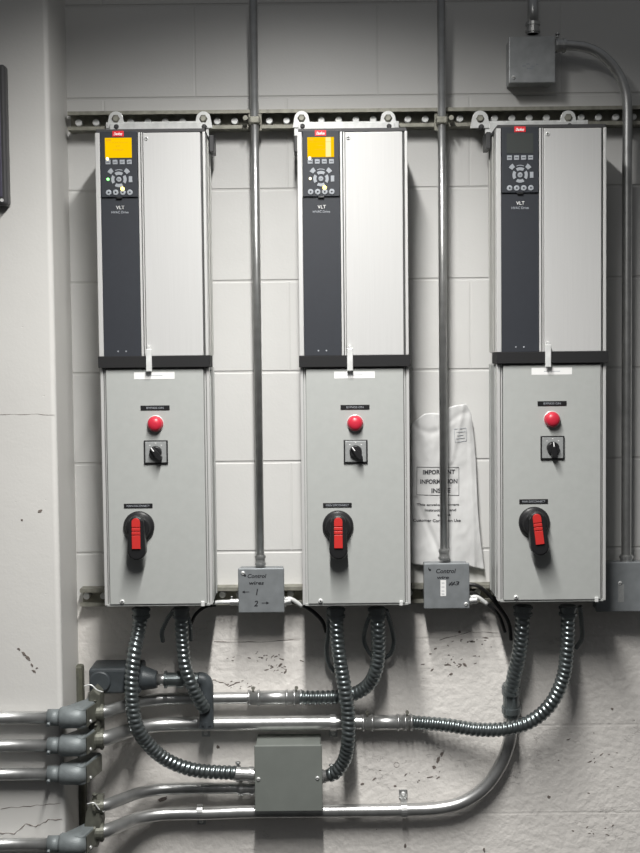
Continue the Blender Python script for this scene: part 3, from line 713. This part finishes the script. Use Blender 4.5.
# vertical conduits
def vpipe(label, top, bot, y, r, boxside=True):
    a = P(*top, y); b = P(*bot, y); x = (a.x + b.x) / 2
    bm = nb(); cyl(bm, (x, y, a.z), (x, y, b.z), r, 24)
    o = tag(obj('steel_conduit', bm, MT['emt']), label, 'conduit')
    fitting(o, Vector((x, y, b.z)), Vector((x, y, b.z + .028)), r * 1.22, 'galv', screw=False)
    return o, x
o, x = vpipe('tall vertical conduit between the left and middle drives', (253.5, -12), (260, 566), -.062, .0097)
bm = nb(); z = P(257, 121, -.06).z; bx(bm, x - .016, x + .016, -.047, -.0415, z - .02, z + .02, .001); bx(bm, x - .0135, x + .0135, -.0755, -.047, z - .009, z + .009, .004); cyl(bm, (x - .022, -.055, z + .006), (x - .022, -.07, z + .006), .006, 10)
obj('strap', bm, MT['galvold'], o)
o, x = vpipe('tall vertical conduit between the middle and right drives, in front of the envelope', (439, -12), (446, 560), -.062, .0097)
bm = nb(); z = P(441, 121, -.06).z; bx(bm, x - .016, x + .016, -.047, -.0415, z - .02, z + .02, .001); bx(bm, x - .0135, x + .0135, -.0755, -.047, z - .009, z + .009, .004); cyl(bm, (x + .022, -.055, z + .006), (x + .022, -.07, z + .006), .006, 10)
obj('strap', bm, MT['galvold'], o)
# dark seam lines on column of wall beside it
vp, _ = vpipe('short vertical conduit entering the top of the upper right junction box', (532, -12), (533.5, 34), -.04, .0125)
y = -.057
pts = [P(558, 45.5, y), P(572, 45.5, y), P(588, 48, y), P(603, 56, y), P(616, 70, y), P(624.5, 88, y), P(627.3, 108, y)]
xe = pts[-1].x; ze = P(627, 566, y).z
pts += [Vector((xe, y, pts[-1].z - .12)), Vector((xe, y, (pts[-1].z + ze) / 2)), Vector((xe, y, ze))]
o = pipe('long conduit bending down from the upper right junction box along the far right', pts, .0118)
fitting(o, P(555, 45.5, y), P(566, 45.5, y), .0150, 'galv')
fitting(o, Vector((xe, y, ze)), Vector((xe, y, ze + .028)), .0148, 'galv', screw=False)

# one-hole straps on the bottom conduits
def hole_strap(px, up, zpipe, r, par):
    x = P(px, 800, YW).x; bm = nb()
    a = 1 if up else -1
    pts = [Vector((x, YW + (r + .0015) * math.cos(t), zpipe + (r + .0015) * math.sin(t))) for t in [math.radians(90 + 18 * k) for k in range(11)]]
    n = len(pts)
    vs = []
    for p in pts:
        d = Vector((0, p.y - YW, p.z - zpipe)).normalized()
        vs.append([bm.verts.new(p + Vector((-.007, 0, 0))), bm.verts.new(p + Vector((.007, 0, 0))), bm.verts.new(p + d * .002 + Vector((.007, 0, 0))), bm.verts.new(p + d * .002 + Vector((-.007, 0, 0)))])
    for u, v in zip(vs, vs[1:]):
        for k in range(4): bm.faces.new((u[k], u[(k + 1) % 4], v[(k + 1) % 4], v[k]))
    bm.faces.new(vs[0]); bm.faces.new(list(reversed(vs[-1])))
    z1 = zpipe + a * (r + .004); bx(bm, x - .0105, x + .0105, -.006, -.001, z1, z1 + a * .022, .001)
    bx(bm, x - .007, x + .007, YW, -.001, z1 - a * .003, z1)
    s = obj('pipe_strap', bm, MT['galv'], par)
    bm = nb(); lathe_y(bm, (x, z1 + a * .012), [(.0055, -.0055), (.0055, -.0095), (.003, -.011)], 12); obj('anchor_screw', bm, MT['zinc'], s)
hole_strap(404, True, P(404, 810, YW).z, .0162, D_); hole_strap(200, False, P(200, 812, YW).z, .0162, D_)
hole_strap(206, False, P(206, 722.5, YW).z, .0178, B_); hole_strap(334, False, P(334, 722.5, YW).z, .0178, B_)

# ---------------- boxes ----------------
def jbox(label, x0, x1, y0, y1, yf, yb, m, screws=(), cat='junction box'):
    a = P(x0, y1, yf); b = P(x1, y0, yf)
    T = thing('junction_box', label, cat, ((a.x + b.x) / 2, yb, a.z))
    bm = nb(); bx(bm, a.x + .003, b.x - .003, yf + .004, yb, a.z + .003, b.z - .003, .002); obj('box_body', bm, m, T)
    bm = nb(); bx(bm, a.x, b.x, yf, yf + .008, a.z, b.z, .0022); L = obj('cover', bm, m, T)
    for (sx_, sy_) in screws:
        p = P(sx_, sy_, yf); bm = nb(); lathe_y(bm, (p.x, p.z), [(.0048, yf + .0005), (.0048, yf - .0015), (.003, yf - .0028)], 12); s_ = obj('cover_screw', bm, MT['zinc'], L)
        bm = nb(); bx(bm, p.x - .0032, p.x + .0032, yf - .0031, yf - .0024, p.z - .0008, p.z + .0008); obj('screw_slot', bm, MT['groove'], s_)
    return T, L
YB = -.092
def pen(L, s, px, py, hpx, wpx=None, m='pen', y=YB):
    text('handwriting' if m == 'pen' else 'lettering', s, tuple(P(px, py, y) + Vector((0, -.0002, 0))), hpx * S2 * .97, MT[m], L, None if wpx is None else wpx * S2 * .97, shear=.2, bold=.022)
T1, L = jbox('grey control box marked 1 and 2, between the left and middle drives', 238.5, 284, 568, 613, YB, -.042, MT['boxgrey'], [(243, 573)])
pen(L, 'Control', 257, 576, 4.2, 19); pen(L, 'wires', 256.5, 583, 3.6, 15); pen(L, '1', 257, 592, 6.5, 2.2); pen(L, '2', 256, 603.5, 6, 4.2)
def arrow(L, px, py, s, y=YB):
    bm = nb(); p = P(px, py, y); d = 3.2 * S2
    bx(bm, p.x - d, p.x + d, y - .0003, y + .0004, p.z - .0008, p.z + .0008)
    prism(bm, [(p.x + s * d * 1.25, p.z), (p.x + s * d * .4, p.z + .0035), (p.x + s * d * .4, p.z - .0035)], y - .0003, y + .0004); obj('arrow_mark', bm, MT['pen'], L)
arrow(L, 246, 592, -1); arrow(L, 265, 603, 1)
def dotmark(L, px, py, y=YB):
    p = P(px, py, y); bm = nb(); lathe_y(bm, (p.x, p.z), [(.0028, y + .0003), (.0028, y - .0004)], 10); bx(bm, p.x - .004, p.x - .002, y - .0003, y + .0003, p.z, p.z + .006); obj('ink_mark', bm, MT['pen'], L)
dotmark(L, 245, 575.5)
T2, L = jbox('grey control box marked 3 with a white sticker, between the middle and right drives', 424, 469.5, 563, 609, YB, -.042, MT['boxgrey'], [(466, 604)])
pen(L, 'Control', 446, 571, 4.6, 20); pen(L, 'wire', 443, 577.5, 3.2, 12); pen(L, '#3', 454, 583.5, 4.5, 11); dotmark(L, 430, 570)
a = P(440.5, 596, YB); b = P(446, 580, YB); bm = nb(); bx(bm, a.x, b.x, YB - .0004, YB + .0003, a.z, b.z); st_ = obj('sticker', bm, MT['label'], L)
bm = nb(); 
for v in (583, 587, 591, 594):
    p = P(442.8, v, YB); bx(bm, p.x - .003, p.x + .004, YB - .0006, YB - .0003, p.z - .0008, p.z + .0008)
obj('print_line', bm, MT['key'], st_)
T3, L = jbox('dark control box at the right edge behind the right drive', 596, 650, 562, 612, YB, -.042, MT['boxgrey'], [(620, 583)])
a = P(618, 602, YB); b = P(624, 584, YB); bm = nb(); bx(bm, a.x, b.x, YB - .0004, YB + .0003, a.z, b.z); obj('sticker', bm, MT['plate'], L)
T4, L = jbox('upper junction box on the wall near the top right, above the right drive', 509, 555.5, 36, 83, -.064, 0, MT['boxgalv'], [(513.5, 77.5)])
text('lettering', 'B·1', tuple(P(531, 65, -.078) + Vector((0, -.0002, 0))), 4 * S2, MT['key'], L, 12 * S2) if False else None
bm = nb()
for (u, v, w_) in ((524, 66, 2.2), (528, 64, 2), (532.5, 66.5, 2.4), (537, 64.5, 1.6), (530, 68.5, 4)):
    p = P(u, v, -.064); bx(bm, p.x - w_ * S2 * .8, p.x + w_ * S2 * .8, -.0643, -.0636, p.z - .0015, p.z + .0018)
obj('scuff_marks', bm, MT['key'], L)
T5, L = jbox('large green-grey pull box low on the wall under the middle drive', 255, 322, 745, 812, -.100, 0, MT['boxgreen'], [(258.5, 779), (317.5, 778)])
# fittings at the sides of the control boxes
def nip(label, pts, fit, r=.0075):
    q, st = spline([P(*p) for p in pts], .005); bm = nb(); sweep(bm, q, lambda i, a: r, 14)
    o = tag(obj('nipple', bm, MT['zinc']), label, 'pipe nipple'); fitting(o, P(*fit[0]), P(*fit[1]), r * 1.5, 'galv', screw=True)
nip('bright nipple joining the left drive to the left control box', [(212, 603, -.07), (222, 602, -.075), (236, 602, -.08)], ((230, 602, -.08), (239, 602, -.08)), .0050)
nip('bright slanted nipple on the right side of the left control box', [(284, 600, -.08), (291, 599, -.08), (302, 606, -.075)], ((283, 603, -.08), (291, 601, -.08)), .0052)
nip('bright slanted nipple on the right side of the right control box', [(470, 598, -.08), (477, 597, -.08), (487, 604, -.075)], ((469, 601, -.08), (477, 600, -.08)), .0052)

# ---------------- envelope ----------------
import functools
E0 = P(411, 406, -.02); E1 = P(484, 570, -.02)
def envz(x, z):
    u = (x - E0.x) / (E1.x - E0.x); v = (E0.z - z) / (E0.z - E1.z)
    h = -.022 - .006 * math.sin(u * 3.1) - .0035 * math.sin(3 * u + 7 * v) - .0022 * math.sin(11 * u - 5 * v + 1)
    h -= .004 * max(0, 1 - abs(u - .80 - .06 * v) / .05) * (0.4 + v * .6)            # crease down the right part
    h += .004 * max(0, 1 - abs((u - .1) - (v - .6) * .95) / .06) * (1 if v > .55 else 0)
    h += .0025 * max(0, 1 - abs(v - (.10 + .06 * math.sin(u * 6))) / .03)
    h -= .003 * max(0, 1 - abs((u - .62) + (v - .2) * .5) / .05) * (1 if v < .35 else 0)
    from mathutils import noise as nz
    h += .0035 * abs(nz.noise(Vector((x * 22 + z * 6, z * 9, 3.1)))) + .0022 * abs(nz.noise(Vector((x * 45, z * 30 - x * 20, 1.7))))
    return min(h, -.004)
outline_top = [(411, 424), (417, 419), (424, 413.5), (432, 412.5), (440, 413.5), (446, 408), (455, 405), (466, 403.5), (471, 414)]
right = [(471, 414), (474, 440), (476, 470), (478, 505), (480.5, 540), (483.5, 569)]
def lerp_path(path, t, k):
    a = [p[k] for p in path]; lo, hi = a[0], a[-1]
    return None
bm = nb(); NU, NV = 56, 90; grid = []
def top_y(px):
    for a, b in zip(outline_top, outline_top[1:]):
        if a[0] <= px <= b[0]: return a[1] + (b[1] - a[1]) * (px - a[0]) / (b[0] - a[0])
    return outline_top[-1][1]
def bot_y(px): return 563.5 + 1.5 * math.sin((px - 411) / 9) + (max(0, px - 455) / 28) * 4.5
def right_x(v): return 471 + 12.5 * v + 1.2 * math.sin(v * 7)
for j in range(NV + 1):
    v = j / NV; row = []
    for i in range(NU + 1):
        u = i / NU; px = 411 + u * (right_x(v) - 411); pxt = 411 + u * 60
        py = top_y(pxt) * (1 - v) + bot_y(px) * v
        p = P(px, py, -.02); row.append(bm.verts.new((p.x, envz(p.x, p.z), p.z)))
    grid.append(row)
for j in range(NV):
    for i in range(NU):
        f = bm.faces.new((grid[j][i], grid[j][i + 1], grid[j + 1][i + 1], grid[j + 1][i])); f.smooth = True
bmesh.ops.recalc_face_normals(bm, faces=bm.faces)
if sum(f.normal.y for f in bm.faces) > 0: bmesh.ops.reverse_faces(bm, faces=bm.faces)
g = bmesh.ops.extrude_face_region(bm, geom=list(bm.faces))
nv = [q for q in g['geom'] if isinstance(q, bmesh.types.BMVert)]
for v in nv: v.co.y = min(v.co.y + .0025, -.001)
env = tag(obj('paper_envelope', bm, MT['paper']), 'creased white paper envelope printed IMPORTANT INFORMATION INSIDE, tucked behind the vertical conduit', 'envelope')
def envtext(s, px, py, hpx, wpx, bold=.02):
    b = text_bm(s, hpx * S2, wpx * S2, 0, bold); c = P(px, py, -.025)
    for v in b.verts:
        x, z = v.co.x + c.x, v.co.z + c.z; v.co = Vector((x, envz(x, z) + (-.0009 if v.co.y < 0 else -.0005), z))
    obj('lettering', b, MT['ink'], env, False)
envtext('IMPORTANT', 439, 472, 4.6, 32, .03); envtext('INFORMATION', 439, 481.5, 4.6, 37, .03); envtext('INSIDE', 441, 490.5, 4.6, 19, .03)
envtext('This envelope covers', 438, 505, 3.0, 42); envtext('Instructions and', 440.5, 510, 2.6, 31); envtext('and the', 444, 514.7, 2.6, 13); envtext('Customer Correction Use', 437, 520.5, 3.0, 47)
def envline(a, b, r=.0006, par=env, name='printed_frame'):
    pass
bm = nb()
fr = [(417, 467), (459, 467.5), (459, 495.5), (417, 495), (417, 467)]
for a, b in zip(fr, fr[1:]):
    pts = []
    for k in range(13):
        t = k / 12; p = P(a[0] + (b[0] - a[0]) * t, a[1] + (b[1] - a[1]) * t, -.025); pts.append(Vector((p.x, envz(p.x, p.z) - .0006, p.z)))
    sweep(bm, pts, lambda i, a: .0006, 5)
obj('printed_frame', bm, MT['ink'], env)
bm = nb()
for a, b in (((454, 429), (466, 428)), ((466, 428), (466.5, 441)), ((466.5, 441), (455, 442)), ((455, 442), (454, 429)), ((456, 432), (465, 431.5)), ((457, 435.5), (463, 435)), ((456, 438.5), (464.5, 438))):
    pts = []
    for k in range(5):
        t = k / 4; p = P(a[0] + (b[0] - a[0]) * t, a[1] + (b[1] - a[1]) * t, -.025); pts.append(Vector((p.x, envz(p.x, p.z) - .0006, p.z)))
    sweep(bm, pts, lambda i, a: .0006, 5)
obj('stamp_box', bm, MT['key'], env)

# ---------------- framed panel on the column ----------------
a = P(-70, 206, -.21); b = P(4.8, 64, -.21)
T = thing('framed_panel', 'dark framed panel with rounded corners at the left edge of the column', 'wall panel', (a.x, -.18, a.z))
bm = nb(); bx(bm, a.x, b.x, -.212, -.1795, a.z, b.z, .007, 3); obj('frame', bm, MT['frame'], T)
bm = nb(); bx(bm, a.x + .014, b.x - .0115, -.2135, -.205, a.z + .018, b.z - .014, .002); obj('face', bm, MT['pane'], T)
bm = nb(); lathe_y(bm, (b.x - .013, a.z + .011), [(.004, -.2115), (.004, -.2145)], 10); obj('corner_screw', bm, MT['zinc'], T)
